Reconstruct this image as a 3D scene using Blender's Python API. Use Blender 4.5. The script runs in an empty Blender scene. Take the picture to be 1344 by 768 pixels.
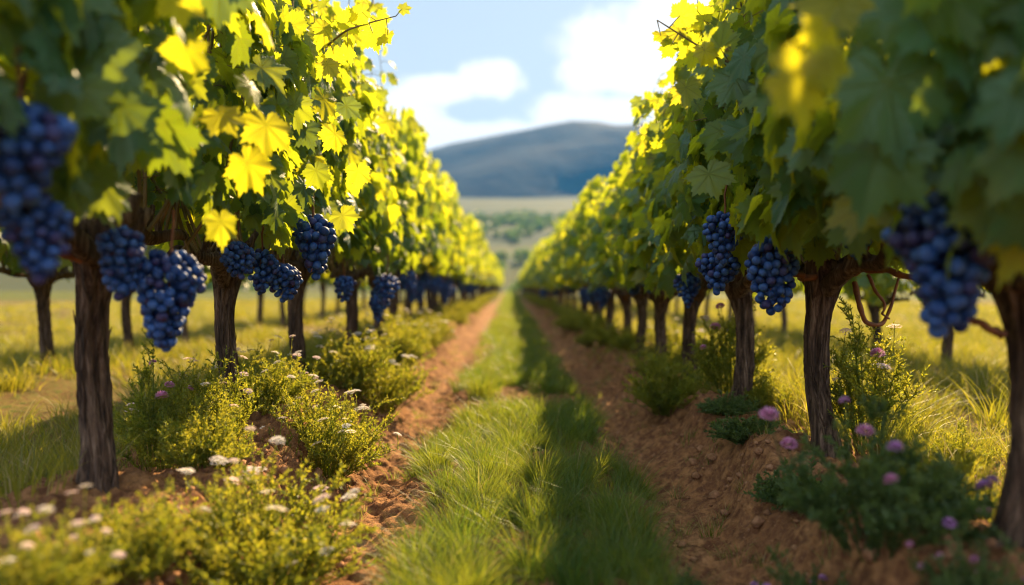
import bpy, math, random
import numpy as np
from mathutils import Vector

PI = math.pi
random.seed(7)
rng = np.random.default_rng(11)
C = bpy.context.scene.collection
S = bpy.context.scene

# ------------------------------------------------------------------ camera, sky, sun, exposure
EYE = 0.62
FPX = 1000.0            # focal length in photo pixels (1344 wide)
cam_d = bpy.data.cameras.new('camera')
cam = bpy.data.objects.new('camera', cam_d)
C.objects.link(cam)
cam.location = (0, 0, EYE)
cam.rotation_euler = (PI / 2 - math.atan(9 / FPX), 0, -0.002)
cam_d.sensor_width = 36
cam_d.lens = 36 * FPX / 1344
cam_d.clip_start = 0.05
cam_d.clip_end = 6000
cam_d.dof.use_dof = True
cam_d.dof.focus_distance = 2.75
cam_d.dof.aperture_fstop = 0.95
cam_d.dof.aperture_blades = 0
S.camera = cam

SUN_AZ = math.radians(17.5)      # to the right of straight ahead
SUN_EL = math.radians(34)
S.world = bpy.data.worlds.new('World')
S.world.use_nodes = True
wn = S.world.node_tree.nodes
wl = S.world.node_tree.links
bg = wn['Background']
sky = wn.new('ShaderNodeTexSky')
sky.sky_type = 'NISHITA'
sky.sun_disc = False
sky.sun_elevation = SUN_EL
sky.sun_rotation = SUN_AZ
sky.air_density = 1.0
sky.dust_density = 0.15
sky.ozone_density = 1.0
bg.inputs['Strength'].default_value = 0.05


def wmath(op, a, b=None):
    n = wn.new('ShaderNodeMath')
    n.operation = op
    for i, v in enumerate((a, b)):
        if v is None:
            continue
        if isinstance(v, (int, float)):
            n.inputs[i].default_value = v
        else:
            wl.new(v, n.inputs[i])
    return n.outputs[0]


# cumulus cloud banks low in the sky, set by compass direction and broken up by noise
tcw = wn.new('ShaderNodeTexCoord')
nzw = wn.new('ShaderNodeTexNoise')
nzw.inputs['Scale'].default_value = 9.0
nzw.inputs['Detail'].default_value = 7.0
nzw.inputs['Roughness'].default_value = 0.55
wl.new(tcw.outputs['Generated'], nzw.inputs['Vector'])
cl = None
CLOUDS = [(Vector(((px - 670) / FPX, 1, (375 - py) / FPX)).normalized(), sx, sy, amp) for (px, py, sx, sy, amp) in (
    (590, 118, .060, .022, 1.0), (640, 108, .050, .028, 1.1), (830, 82, .075, .045, 1.3), (780, 100, .05, .03, .9), (940, 60, .16, .09, 1.0),
    (640, 182, .30, .026, 1.0), (880, 150, .20, .035, 1.1), (430, 150, .16, .06, .9), (745, 88, .012, .012, .7),
    (1150, 90, .2, .1, .8), (200, 60, .2, .07, .8))]
# unseen bright cloud blobs added behind the viewer and overhead for fill light
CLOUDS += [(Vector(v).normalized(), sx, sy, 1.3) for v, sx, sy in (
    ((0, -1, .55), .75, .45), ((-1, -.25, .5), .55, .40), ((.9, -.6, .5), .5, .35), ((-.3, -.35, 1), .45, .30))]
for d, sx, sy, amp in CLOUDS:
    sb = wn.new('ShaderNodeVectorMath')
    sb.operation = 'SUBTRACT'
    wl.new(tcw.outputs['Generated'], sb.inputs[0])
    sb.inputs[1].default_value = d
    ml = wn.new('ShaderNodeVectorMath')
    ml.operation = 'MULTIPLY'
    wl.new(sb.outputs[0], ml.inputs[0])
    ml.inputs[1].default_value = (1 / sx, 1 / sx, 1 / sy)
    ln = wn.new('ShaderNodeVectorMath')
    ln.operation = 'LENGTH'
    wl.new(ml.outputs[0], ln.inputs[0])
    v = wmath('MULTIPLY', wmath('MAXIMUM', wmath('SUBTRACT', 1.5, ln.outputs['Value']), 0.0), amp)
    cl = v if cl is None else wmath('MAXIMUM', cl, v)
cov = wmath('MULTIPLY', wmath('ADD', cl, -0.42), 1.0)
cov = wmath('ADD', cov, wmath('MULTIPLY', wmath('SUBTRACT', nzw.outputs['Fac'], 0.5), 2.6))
mr = wn.new('ShaderNodeMapRange')
mr.interpolation_type = 'SMOOTHSTEP'
mr.inputs['From Min'].default_value = 0.0
mr.inputs['From Max'].default_value = 0.46
mr.inputs['To Max'].default_value = 0.92
wl.new(cov, mr.inputs['Value'])
# thin veil of high cloud, then the cumulus; cloud colour raised behind the viewer to add fill
spw = wn.new('ShaderNodeSeparateXYZ')
wl.new(tcw.outputs['Generated'], spw.inputs[0])
veil = wn.new('ShaderNodeMix')
veil.data_type = 'RGBA'
vf = wn.new('ShaderNodeMapRange')
vf.interpolation_type = 'SMOOTHSTEP'
vf.inputs['From Min'].default_value = 0.40
vf.inputs['From Max'].default_value = 0.12
vf.inputs['To Min'].default_value = 0.64
vf.inputs['To Max'].default_value = 0.92
wl.new(spw.outputs[2], vf.inputs['Value'])
wl.new(vf.outputs[0], veil.inputs['Factor'])
wl.new(sky.outputs[0], veil.inputs['A'])
veil.inputs['B'].default_value = (4.5, 4.75, 4.7, 1)
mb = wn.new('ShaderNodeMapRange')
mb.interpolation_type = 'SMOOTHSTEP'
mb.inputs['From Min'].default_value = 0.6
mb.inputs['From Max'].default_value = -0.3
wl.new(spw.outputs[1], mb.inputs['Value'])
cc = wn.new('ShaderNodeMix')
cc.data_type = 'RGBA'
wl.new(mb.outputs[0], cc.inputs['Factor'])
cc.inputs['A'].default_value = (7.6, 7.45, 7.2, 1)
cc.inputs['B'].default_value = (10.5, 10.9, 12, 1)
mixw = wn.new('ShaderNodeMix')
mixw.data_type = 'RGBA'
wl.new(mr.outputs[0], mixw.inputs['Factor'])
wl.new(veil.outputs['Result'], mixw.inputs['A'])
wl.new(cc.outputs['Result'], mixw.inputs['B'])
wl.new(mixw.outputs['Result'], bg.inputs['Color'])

sun_d = bpy.data.lights.new('sun', 'SUN')
sun_d.energy = 5.0
sun_d.angle = math.radians(0.55)
sun_d.color = (1.0, 0.72, 0.38)
sun = bpy.data.objects.new('sun', sun_d)
C.objects.link(sun)
sdir = Vector((math.sin(SUN_AZ) * math.cos(SUN_EL), math.cos(SUN_AZ) * math.cos(SUN_EL), math.sin(SUN_EL)))
sun.rotation_euler = sdir.to_track_quat('Z', 'Y').to_euler()
sun.location = (0, 0, 20)

S.view_settings.view_transform = 'Standard'
S.view_settings.look = 'None'
S.view_settings.exposure = 1.72
S.view_settings.gamma = 1
S.render.engine = 'CYCLES'
S.cycles.use_denoising = True
S.cycles.max_bounces = 8
S.cycles.diffuse_bounces = 3
S.cycles.transmission_bounces = 5
S.cycles.glossy_bounces = 2
S.cycles.volume_bounces = 0
S.cycles.caustics_reflective = False
S.cycles.caustics_refractive = False
S.cycles.sample_clamp_indirect = 6
S.cycles.filter_width = 1.1


# ------------------------------------------------------------------ helpers
def at(px, py, d):
    return ((px - 670) / FPX * d, d, EYE + (375 - py) / FPX * d)


def np_mesh(name, V, F, mats, attrs=None, uv=None, smooth=True, mat_idx=None):
    """V (n,3); F list of (m,k) index arrays; attrs {name: per-vertex float array}; uv per-vertex (n,2)."""
    me = bpy.data.meshes.new(name)
    V = np.asarray(V, dtype=np.float32)
    F = [np.asarray(f, dtype=np.int32) for f in F if len(f)]
    loops = np.concatenate([f.ravel() for f in F])
    tot = np.concatenate([np.full(len(f), f.shape[1], dtype=np.int32) for f in F])
    start = np.concatenate(([0], np.cumsum(tot)[:-1])).astype(np.int32)
    me.vertices.add(len(V))
    me.vertices.foreach_set('co', V.ravel())
    me.loops.add(len(loops))
    me.loops.foreach_set('vertex_index', loops)
    me.polygons.add(len(tot))
    me.polygons.foreach_set('loop_start', start)
    if smooth:
        me.polygons.foreach_set('use_smooth', np.ones(len(tot), dtype=bool))
    if mat_idx is not None:
        me.polygons.foreach_set('material_index', np.asarray(mat_idx, dtype=np.int32))
    me.update(calc_edges=True)
    for k, a in (attrs or {}).items():
        at_ = me.attributes.new(k, 'FLOAT', 'POINT')
        at_.data.foreach_set('value', np.asarray(a, dtype=np.float32))
    if uv is not None:
        u = me.uv_layers.new(name='UVMap')
        u.data.foreach_set('uv', np.asarray(uv, dtype=np.float32)[loops].ravel())
    for m in (mats if isinstance(mats, (list, tuple)) else [mats]):
        me.materials.append(m)
    return me


def obj(name, me, parent=None, loc=(0, 0, 0), rot=(0, 0, 0), scale=(1, 1, 1)):
    o = bpy.data.objects.new(name, me)
    C.objects.link(o)
    o.parent = parent
    o.location = loc
    o.rotation_euler = rot
    o.scale = scale
    return o


def tag(o, label, cat, group=None, kind=None):
    o['label'] = label
    o['category'] = cat
    if group:
        o['group'] = group
    if kind:
        o['kind'] = kind
    return o


def thing(name, label, cat, loc, rotz=0, group=None, scale=1.0):
    o = obj(name, None, None, loc, (0, 0, rotz), (scale,) * 3)
    o.empty_display_size = 0.1
    return tag(o, label, cat, group)


def norm(a):
    return a / np.maximum(np.linalg.norm(a, axis=-1, keepdims=True), 1e-9)


class Acc:
    """gathers pieces of one mesh"""
    def __init__(s):
        s.V, s.F, s.A, s.U, s.n = [], {}, [], [], 0

    def add(s, V, F, a=0.0, uv=None):
        V = np.asarray(V, float).reshape(-1, 3)
        for f in F:
            f = np.asarray(f)
            if len(f):
                s.F.setdefault(f.shape[1], []).append(f + s.n)
        s.V.append(V)
        s.A.append(np.broadcast_to(np.asarray(a, float), (len(V),)))
        s.U.append(np.zeros((len(V), 2)) if uv is None else np.asarray(uv).reshape(-1, 2))
        s.n += len(V)

    def mesh(s, name, mats, smooth=True):
        return np_mesh(name, np.concatenate(s.V), [np.concatenate(f) for f in s.F.values()], mats,
                       {'rnd': np.concatenate(s.A)}, np.concatenate(s.U), smooth)


def tube(path, rad, sides=8, ridge=None, cap=True):
    """path (n,3), rad (n,) -> V, F.  ridge(i, angle array) -> radius factor"""
    P = np.asarray(path, float)
    n = len(P)
    rad = np.broadcast_to(np.asarray(rad, float), (n,))
    T = norm(np.gradient(P, axis=0))
    ref = np.array([0.0, 1.0, 0.0]) if abs(T[0, 1]) < .8 else np.array([1.0, 0, 0])
    U = np.zeros_like(P)
    u = ref
    for i in range(n):
        u = u - T[i] * np.dot(u, T[i])
        u = u / np.linalg.norm(u)
        U[i] = u
    W = np.cross(T, U)
    ang = np.linspace(0, 2 * PI, sides, endpoint=False)
    R = rad[:, None] * np.ones((n, sides))
    if ridge is not None:
        for i in range(n):
            R[i] *= ridge(i, ang)
    V = P[:, None, :] + R[:, :, None] * (np.cos(ang)[None, :, None] * U[:, None, :] + np.sin(ang)[None, :, None] * W[:, None, :])
    idx = np.arange(n * sides).reshape(n, sides)
    a = idx[:-1]
    b = np.roll(idx, -1, axis=1)
    Q = np.stack([a, b[:-1], b[1:], idx[1:]], -1).reshape(-1, 4)
    V = V.reshape(-1, 3)
    F = [Q]
    if cap:
        V = np.concatenate([V, P[-1:] + T[-1:] * rad[-1] * .4])
        e = len(V) - 1
        F.append(np.stack([idx[-1], np.roll(idx[-1], -1), np.full(sides, e)], -1))
    return V, F


def vnoise(x, y, seed=0):
    """smooth value noise, 0..1"""
    xi = np.floor(x).astype(np.int64)
    yi = np.floor(y).astype(np.int64)
    fx, fy = x - xi, y - yi
    fx = fx * fx * (3 - 2 * fx)
    fy = fy * fy * (3 - 2 * fy)

    def h(a, b):
        n = (a * 374761393 + b * 668265263 + seed * 974711) & 0x7fffffff
        n = ((n ^ (n >> 13)) * 1274126177) & 0x7fffffff
        n = (n ^ (n >> 16)) & 0xffffff
        return n / float(0xffffff)
    return (h(xi, yi) * (1 - fx) + h(xi + 1, yi) * fx) * (1 - fy) + (h(xi, yi + 1) * (1 - fx) + h(xi + 1, yi + 1) * fx) * fy


def fbm(x, y, seed=0, oct=4):
    s, a, t = 0, 1.0, 0
    for i in range(oct):
        s = s + a * vnoise(x * 2 ** i, y * 2 ** i, seed + i * 17)
        t += a
        a *= .5
    return s / t


def sstep(a, b, x):
    t = np.clip((x - a) / (b - a), 0, 1)
    return t * t * (3 - 2 * t)


# ------------------------------------------------------------------ materials
class NT:
    def __init__(s, name):
        s.m = bpy.data.materials.new(name)
        s.m.use_nodes = True
        s.n = s.m.node_tree.nodes
        s.l = s.m.node_tree.links
        s.n.clear()
        s.out = s.n.new('ShaderNodeOutputMaterial')

    def node(s, t, **kw):
        n = s.n.new('ShaderNode' + t)
        for k, v in kw.items():
            setattr(n, k, v)
        return n

    def set(s, n, **kw):
        for k, v in kw.items():
            k = k.replace('_', ' ')
            if isinstance(v, bpy.types.NodeSocket):
                s.l.new(v, n.inputs[k])
            else:
                n.inputs[k].default_value = v
        return n

    def math(s, op, a, b=0.0, c=None):
        n = s.node('Math', operation=op)
        for i, v in enumerate((a, b, c)):
            if v is None:
                continue
            if isinstance(v, (int, float)):
                n.inputs[i].default_value = v
            else:
                s.l.new(v, n.inputs[i])
        return n.outputs[0]

    def mix(s, f, a, b):
        n = s.node('Mix', data_type='RGBA')
        for k, v in (('Factor', f), ('A', a), ('B', b)):
            if isinstance(v, bpy.types.NodeSocket):
                s.l.new(v, n.inputs[k])
            elif isinstance(v, (int, float)):
                n.inputs[k].default_value = v
            else:
                n.inputs[k].default_value = (*v, 1)
        return n.outputs['Result']

    def noise(s, scale, detail=4, rough=.5, vec=None, dist=0):
        n = s.node('TexNoise')
        n.inputs['Scale'].default_value = scale
        n.inputs['Detail'].default_value = detail
        n.inputs['Roughness'].default_value = rough
        n.inputs['Distortion'].default_value = dist
        if vec is not None:
            s.l.new(vec, n.inputs['Vector'])
        return n.outputs['Fac']

    def ramp(s, f, *stops):
        n = s.node('ValToRGB')
        cr = n.color_ramp
        while len(cr.elements) < len(stops):
            cr.elements.new(.5)
        for e, (p, c) in zip(cr.elements, stops):
            e.position = p
            e.color = (*c, 1) if not isinstance(c, (int, float)) else (c, c, c, 1)
        s.l.new(f, n.inputs[0])
        return n.outputs[0]

    def attr(s, name):
        n = s.node('Attribute', attribute_name=name)
        return n.outputs['Fac']

    def coord(s, which='Object', scale=None):
        o = s.node('TexCoord').outputs[which]
        if scale:
            mp = s.node('Mapping')
            mp.inputs['Scale'].default_value = scale
            s.l.new(o, mp.inputs['Vector'])
            o = mp.outputs[0]
        return o

    def bump(s, h, strength=.5, dist=.01):
        n = s.node('Bump')
        n.inputs['Strength'].default_value = strength
        n.inputs['Distance'].default_value = dist
        s.l.new(h, n.inputs['Height'])
        return n.outputs[0]

    def principled(s, col, rough=.6, spec=.5, normal=None, **kw):
        p = s.node('BsdfPrincipled')
        if isinstance(col, bpy.types.NodeSocket):
            s.l.new(col, p.inputs['Base Color'])
        else:
            p.inputs['Base Color'].default_value = (*col, 1)
        if isinstance(rough, bpy.types.NodeSocket):
            s.l.new(rough, p.inputs['Roughness'])
        else:
            p.inputs['Roughness'].default_value = rough
        p.inputs['Specular IOR Level'].default_value = spec
        if normal is not None:
            s.l.new(normal, p.inputs['Normal'])
        return p.outputs[0]

    def finish(s, sh):
        s.l.new(sh, s.out.inputs['Surface'])
        return s.m

    def leafy(s, col, tcol, fac, rough=.45, spec=.4, normal=None):
        p = s.principled(col, rough, spec, normal)
        t = s.node('BsdfTranslucent')
        if isinstance(tcol, bpy.types.NodeSocket):
            s.l.new(tcol, t.inputs['Color'])
        else:
            t.inputs['Color'].default_value = (*tcol, 1)
        m = s.node('MixShader')
        if isinstance(fac, bpy.types.NodeSocket):
            s.l.new(fac, m.inputs[0])
        else:
            m.inputs[0].default_value = fac
        s.l.new(p, m.inputs[1])
        s.l.new(t.outputs[0], m.inputs[2])
        return s.finish(m.outputs[0])


def mat_vine_leaf():
    t = NT('vine_leaf')
    uv = t.node('UVMap').outputs[0]
    sp = t.node('SeparateXYZ')
    t.l.new(uv, sp.inputs[0])
    x, y = sp.outputs[0], sp.outputs[1]
    r = t.math('SQRT', t.math('ADD', t.math('MULTIPLY', x, x), t.math('MULTIPLY', y, y)))
    th = t.math('ABSOLUTE', t.math('ARCTAN2', x, y))
    step = math.radians(48)
    ph = t.math('PINGPONG', th, step / 2)          # angle from the nearest main vein
    al = t.math('MULTIPLY', r, t.math('COSINE', ph))
    pe = t.math('MULTIPLY', r, t.math('SINE', ph))
    wv = t.math('MULTIPLY', t.math('SUBTRACT', 1.15, r), .028)
    main = t.math('SUBTRACT', 1.0, t.math('SMOOTH_MIN', 1.0, t.math('DIVIDE', pe, wv), .2))
    main = t.math('MAXIMUM', main, 0.0)
    sec = t.math('PINGPONG', t.math('MULTIPLY', t.math('SUBTRACT', al, t.math('MULTIPLY', pe, .9)), 7.5), .5)
    sec = t.math('MULTIPLY', t.math('MAXIMUM', t.math('SUBTRACT', 1.0, t.math('DIVIDE', sec, .09)), 0.0), .45)
    vein = t.math('MAXIMUM', main, sec)
    rnd = t.attr('rnd')
    nz = t.noise(16, 4, .6, t.coord('Object'))
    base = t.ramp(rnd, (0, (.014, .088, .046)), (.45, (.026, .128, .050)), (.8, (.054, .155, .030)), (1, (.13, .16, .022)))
    base = t.mix(t.math('MULTIPLY', nz, .5), base, (.040, .095, .030))
    base = t.mix(t.math('MULTIPLY', vein, .5), base, (.12, .18, .055))
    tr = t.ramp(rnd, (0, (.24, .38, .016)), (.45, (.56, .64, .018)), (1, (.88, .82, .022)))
    tr = t.mix(t.math('MULTIPLY', vein, .55), tr, (.30, .30, .02))
    h = t.math('SUBTRACT', t.math('MULTIPLY', nz, .5), t.math('MULTIPLY', vein, 1.0))
    # brown specks and scorched patches
    sp_ = t.ramp(t.noise(9, 5, .7, t.coord('Object')), (.68, 0.0), (.74, .8))
    base = t.mix(sp_, base, (.12, .06, .025))
    tr = t.mix(sp_, tr, (.20, .09, .02))
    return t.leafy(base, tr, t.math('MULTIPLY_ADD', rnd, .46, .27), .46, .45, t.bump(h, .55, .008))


def mat_bark():
    t = NT('vine_bark')
    co = t.coord('Object', (64, 64, 6))
    n1 = t.noise(1.0, 6, .65, co, .6)
    n2 = t.noise(60, 4, .6, t.coord('Object'))
    col = t.ramp(n1, (.36, (.012, .008, .006)), (.47, (.070, .044, .030)), (.58, (.17, .115, .08)), (.72, (.34, .25, .18)))
    col = t.mix(t.math('MULTIPLY', n2, .35), col, (.10, .07, .05))
    h = t.math('ADD', n1, t.math('MULTIPLY', n2, .25))
    return t.finish(t.principled(col, .85, .25, t.bump(h, 1.0, .02)))


def mat_cane():
    t = NT('vine_cane')
    n1 = t.noise(30, 4, .6, t.coord('Object'))
    col = t.ramp(n1, (.3, (.10, .035, .014)), (.7, (.24, .095, .035)))
    return t.finish(t.principled(col, .6, .35, t.bump(n1, .5, .004)))


def mat_shoot():
    t = NT('green_shoot')
    n1 = t.noise(12, 3, .6, t.coord('Object'))
    col = t.ramp(n1, (.35, (.13, .10, .03)), (.65, (.20, .13, .05)))
    return t.finish(t.principled(col, .5, .4))


def mat_grape():
    t = NT('grape_skin')
    inf = t.node('ObjectInfo').outputs['Random']
    n = t.noise(45, 5, .6, t.coord('Object'))
    n2 = t.noise(12, 2, .5, t.coord('Object'))
    rnd = t.math('ADD', t.attr('rnd'), inf)
    f = t.math('ADD', t.math('MULTIPLY', n, .9), t.math('MULTIPLY', t.math('FRACT', rnd), .30))
    col = t.ramp(f, (.36, (.005, .009, .045)), (.55, (.012, .050, .20)), (.82, (.044, .13, .40)))
    col = t.mix(t.math('MULTIPLY', t.math('GREATER_THAN', t.math('FRACT', t.math('MULTIPLY', rnd, 7.3)), .84), .5), col, (.05, .02, .06))
    ro = t.math('MULTIPLY_ADD', n2, .25, .42)
    return t.finish(t.principled(col, ro, .32, t.bump(n, .05, .002)))


def mat_soil():
    t = NT('soil')
    g = t.node('NewGeometry').outputs['Position']
    n1 = t.noise(2.2, 6, .6, g)
    n2 = t.noise(24, 6, .65, g)
    n3 = t.noise(110, 4, .6, g)
    col = t.ramp(n1, (.3, (.27, .130, .056)), (.55, (.45, .235, .098)), (.75, (.58, .34, .16)))
    col = t.mix(t.ramp(n2, (.40, .0), (.62, .75)), (.14, .064, .032), col)
    col = t.mix(t.ramp(n3, (.58, 0.0), (.75, .5)), col, (.42, .26, .15))
    gr = t.attr('green')
    gcol = t.ramp(n1, (.3, (.045, .066, .012)), (.6, (.090, .108, .020)), (.8, (.17, .155, .04)))
    gm = t.ramp(t.math('ADD', gr, t.math('MULTIPLY', t.math('SUBTRACT', n2, .5), .9)), (.35, 0.0), (.65, 1.0))
    col = t.mix(gm, col, gcol)
    # far fields: strips of pale stubble, dark crops and meadow
    sp = t.node('SeparateXYZ')
    t.l.new(g, sp.inputs[0])
    mpn = t.node('Mapping')
    mpn.inputs['Scale'].default_value = (.004, .022, 0)
    t.l.new(g, mpn.inputs['Vector'])
    fn = t.noise(1.0, 3, .5, mpn.outputs[0])
    fcol = t.ramp(fn, (.36, (.018, .035, .022)), (.46, (.035, .055, .026)), (.52, (.085, .085, .03)), (.64, (.05, .068, .027)), (.72, (.02, .036, .022)))
    ff = t.math('MULTIPLY', t.math('SUBTRACT', sp.outputs[1], 95.0), .05)
    cl_ = t.node('Clamp')
    t.l.new(ff, cl_.inputs[0])
    col = t.mix(cl_.outputs[0], col, fcol)
    h = t.math('ADD', t.math('MULTIPLY', n2, 1.0), t.math('MULTIPLY', n3, .45))
    return t.finish(t.principled(col, .95, .1, t.bump(h, .9, .02)))


def mat_clod():
    t = NT('soil_clod')
    g = t.node('NewGeometry').outputs['Position']
    n = t.noise(60, 4, .6, g)
    col = t.ramp(n, (.35, (.20, .10, .05)), (.7, (.38, .21, .115)))
    return t.finish(t.principled(col, .95, .1, t.bump(n, .8, .006)))


def mat_grass(name, lo, hi, tlo, thi):
    t = NT(name)
    r = t.attr('rnd')
    return t.leafy(t.ramp(r, (0, lo), (.85, hi), (1, (.28, .24, .10))), t.ramp(r, (0, tlo), (.85, thi), (1, (.5, .42, .16))), .42, .45, .35)


def mat_petal(name, c1, c2, fac=.35):
    t = NT(name)
    r = t.attr('rnd')
    c = t.ramp(r, (0, c1), (1, c2))
    return t.leafy(c, c, fac, .6, .2)


def mat_hill():
    t = NT('hill_woods')
    g = t.node('NewGeometry').outputs['Position']
    n = t.noise(.035, 7, .65, g)
    col = t.ramp(n, (.40, (.003, .010, .020)), (.53, (.006, .017, .027)), (.68, (.015, .026, .034)))
    return t.finish(t.principled(col, .95, .05, t.bump(n, .6, 6)))


M_LEAF = mat_vine_leaf()
M_BARK = mat_bark()
M_CANE = mat_cane()
M_SHOOT = mat_shoot()
M_GRAPE = mat_grape()
M_SOIL = mat_soil()
M_CLOD = mat_clod()
M_GRASS = mat_grass('grass_blade', (.026, .080, .020), (.085, .135, .024), (.15, .27, .02), (.54, .53, .035))
M_FIELD = mat_grass('field_grass_blade', (.055, .078, .014), (.160, .145, .022), (.26, .30, .02), (.70, .58, .035))
M_HERB = mat_grass('herb_leaf', (.050, .095, .018), (.13, .17, .028), (.34, .44, .02), (.80, .70, .05))
M_CREEP = mat_grass('creeper_leaf', (.040, .085, .030), (.085, .135, .045), (.12, .22, .04), (.25, .34, .05))
M_WHITE = mat_petal('white_petal', (.62, .54, .52), (.86, .82, .78))
M_PINK = mat_petal('pink_petal', (.55, .20, .42), (.80, .48, .70))
M_MAUVE = mat_petal('mauve_petal', (.45, .20, .52), (.70, .45, .75))
M_BLUSH = mat_petal('blush_petal', (.72, .48, .50), (.88, .72, .72))
M_HILL = mat_hill()

# ------------------------------------------------------------------ ground, far valley, hill
ROW = 1.10
ROWS_OUT = (-3.3, 3.3)
L_Y = [1.07 + 1.02 * i for i in range(0, 78)]      # vines along the left row (second one is the first trunk in view)
R_Y = [0.72 + 0.945 * i for i in range(0, 84)]


def base_z(x, y):
    """ground height"""
    x = np.asarray(x, float)
    y = np.asarray(y, float)
    ax = np.abs(x)
    wob = (fbm(y * .9, x * 0 + np.sign(x) * 5, 3, 3) - .5)
    fine = (fbm(y * 3.4, np.sign(x) * 9 + x * 1.5, 9, 3) - .5)
    # middle lane: grassy crown, two wheel tracks, banks up to the berm
    trk = np.where(x < 0, -.50, .58)
    z = -.115 - .095 * np.exp(-((x - trk) / .16) ** 2)
    edge = np.where(x < 0, .74, .80) + .24 * wob + .16 * fine
    rise = sstep(edge - .04, edge + .13, ax)
    ph = np.where(x < 0, (y - 1.07) / 1.02, (y - .72) / .945)
    mound = .5 + .5 * np.cos(2 * PI * ph)
    berm = .0 + .065 * mound + .06 * wob + .04 * fine
    z = z * (1 - rise) + berm * rise
    # inter-row field, with low berms under the outer rows
    fld = -.05 + .05 * (fbm(x * .8, y * .8, 21, 3) - .5) * 2 + .06 * np.exp(-((ax - 3.3) / .35) ** 2)
    out = sstep(1.25, 1.75, ax)
    z = z * (1 - out) + fld * out
    z = z * (1 - .6 * sstep(25, 60, y))
    # land drops behind the vineyard and climbs to the foot of the hill
    yy = np.maximum(y - 84, 0)
    z = z - 3.2 * sstep(0, 45, yy) + np.maximum(yy - 40, 0) * .158 * sstep(0, 60, yy - 40)
    z = z + 3.0 * (fbm(x * .012, y * .012, 31, 3) - .5) * sstep(30, 150, yy)
    return z


def ground_z(x, y):
    x = np.asarray(x, float)
    y = np.asarray(y, float)
    z = base_z(x, y)
    near = 1 - sstep(9, 22, y)
    amp = np.where(np.abs(x) < 1.5, 1.0, .5)
    ang = x * 9 + 2.5 * fbm(x * 3, y * 3, 5, 2)
    z = z + near * amp * (.085 * (fbm(x * 6, y * 5, 41, 4) - .5) + .050 * (fbm(x * 17, y * 30, 51, 3) - .5) + .022 * (fbm(x * 55, y * 60, 57, 2) - .5)
                          + .17 * np.exp(-((np.abs(x) - .88) / .16) ** 2) * (fbm(x * 4.5, y * 5.5, 63, 3) - .5)
                          + .007 * np.sin(ang * 6 + y * 30) * sstep(.4, .6, vnoise(x * 4, y * 3, 61)))
    return z


def axis(parts):
    return np.unique(np.concatenate([np.linspace(a, b, n, endpoint=False) for a, b, n in parts]))


xs = axis([(-1500, -200, 14), (-200, -30, 24), (-30, -6, 40), (-6, -1.7, 80), (-1.7, 1.7, 300), (1.7, 6, 80), (6, 30, 40), (30, 200, 24), (200, 1500, 15)])
ys = axis([(-60, 0, 20), (0, 1.2, 20), (1.2, 4.2, 300), (4.2, 8, 180), (8, 20, 160), (20, 84, 120), (84, 500, 110), (500, 2400, 30)])
GX, GY = np.meshgrid(xs, ys)
GZ = ground_z(GX, GY)
strip = sstep(-.36, -.26, GX) * (1 - sstep(.36, .46, GX)) * .40 + .02
side = sstep(1.35, 1.9, np.abs(GX)) * .52
green = np.maximum(strip, side)
lane = sstep(9, 40, GY) * (1 - np.clip(np.exp(-((GX + .5) / .14) ** 2) + np.exp(-((GX - .58) / .14) ** 2), 0, 1)) * .65
green = np.maximum(green, lane)
ny, nx = GX.shape
I = np.arange(nx * ny).reshape(ny, nx)
Q = np.stack([I[:-1, :-1], I[:-1, 1:], I[1:, 1:], I[1:, :-1]], -1).reshape(-1, 4)
me = np_mesh('ground', np.stack([GX, GY, GZ], -1).reshape(-1, 3), [Q], M_SOIL, {'green': green.ravel()})
g = obj('ground', me)
g['kind'] = 'structure'

hx = np.linspace(-1400, 1400, 120)
hy = np.linspace(380, 1300, 60)
HX, HY = np.meshgrid(hx, hy)
prof = 171 * np.exp(-np.abs((HX - 190) / 460) ** 2.8) + 60 * np.exp(-((HX - 800) / 300) ** 2) + 70 * np.exp(-((HX + 900) / 350) ** 2)
HZ = prof * sstep(370, 800, HY) * (1 - .6 * sstep(850, 1300, HY)) + 30 * (fbm(HX * .009, HY * .009, 71, 4) - .5)
HZ = HZ + 2.5 * (fbm(HX * .06, HY * .06, 75, 2) - .5)
HZ = np.maximum(HZ, base_z(HX, HY) * .0 + 30) - 40 * (HY < 385)
I = np.arange(HX.size).reshape(HX.shape)
Q = np.stack([I[:-1, :-1], I[:-1, 1:], I[1:, 1:], I[1:, :-1]], -1).reshape(-1, 4)
h = obj('hill', np_mesh('hill', np.stack([HX, HY, HZ], -1).reshape(-1, 3), [Q], M_HILL))
h['kind'] = 'structure'

# far woods on the valley side: leafy clumps read as dark belts
acc = Acc()
ico_v = None
for belt_y, x0, x1, n, sz in ((118, -40, 40, 60, 2.6), (175, -60, 70, 50, 3.0), (262, -120, 140, 220, 2.6), (310, -130, 150, 320, 2.8), (335, -130, 150, 200, 2.8)):
    for i in range(n):
        x = rng.uniform(x0, x1)
        y = belt_y + rng.normal(0, 13) + 10 * math.sin(x * .03)
        if vnoise(np.array(x * .03), np.array(belt_y * 1.0), 5) < .22:
            continue
        s = sz * rng.uniform(.6, 1.2)
        m = 70
        P = norm(rng.normal(size=(m, 3))) * (rng.uniform(.5, 1, (m, 1)) * np.array([[s * .7, s * .7, s * .55]])) + np.array([x, y, float(base_z(x, y)) + s * .5])
        u = norm(rng.normal(size=(m, 3)))
        w = norm(np.cross(u, rng.normal(size=(m, 3))))
        q = s * .22
        V = np.stack([P - u * q, P + w * q * .7, P + u * q, P - w * q * .7], 1).reshape(-1, 3)
        acc.add(V, [np.arange(m * 4).reshape(m, 4)], np.repeat(rng.uniform(0, .6, m), 4))
fw = obj('far_woods', acc.mesh('far_woods', M_CREEP, smooth=False))
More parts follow.
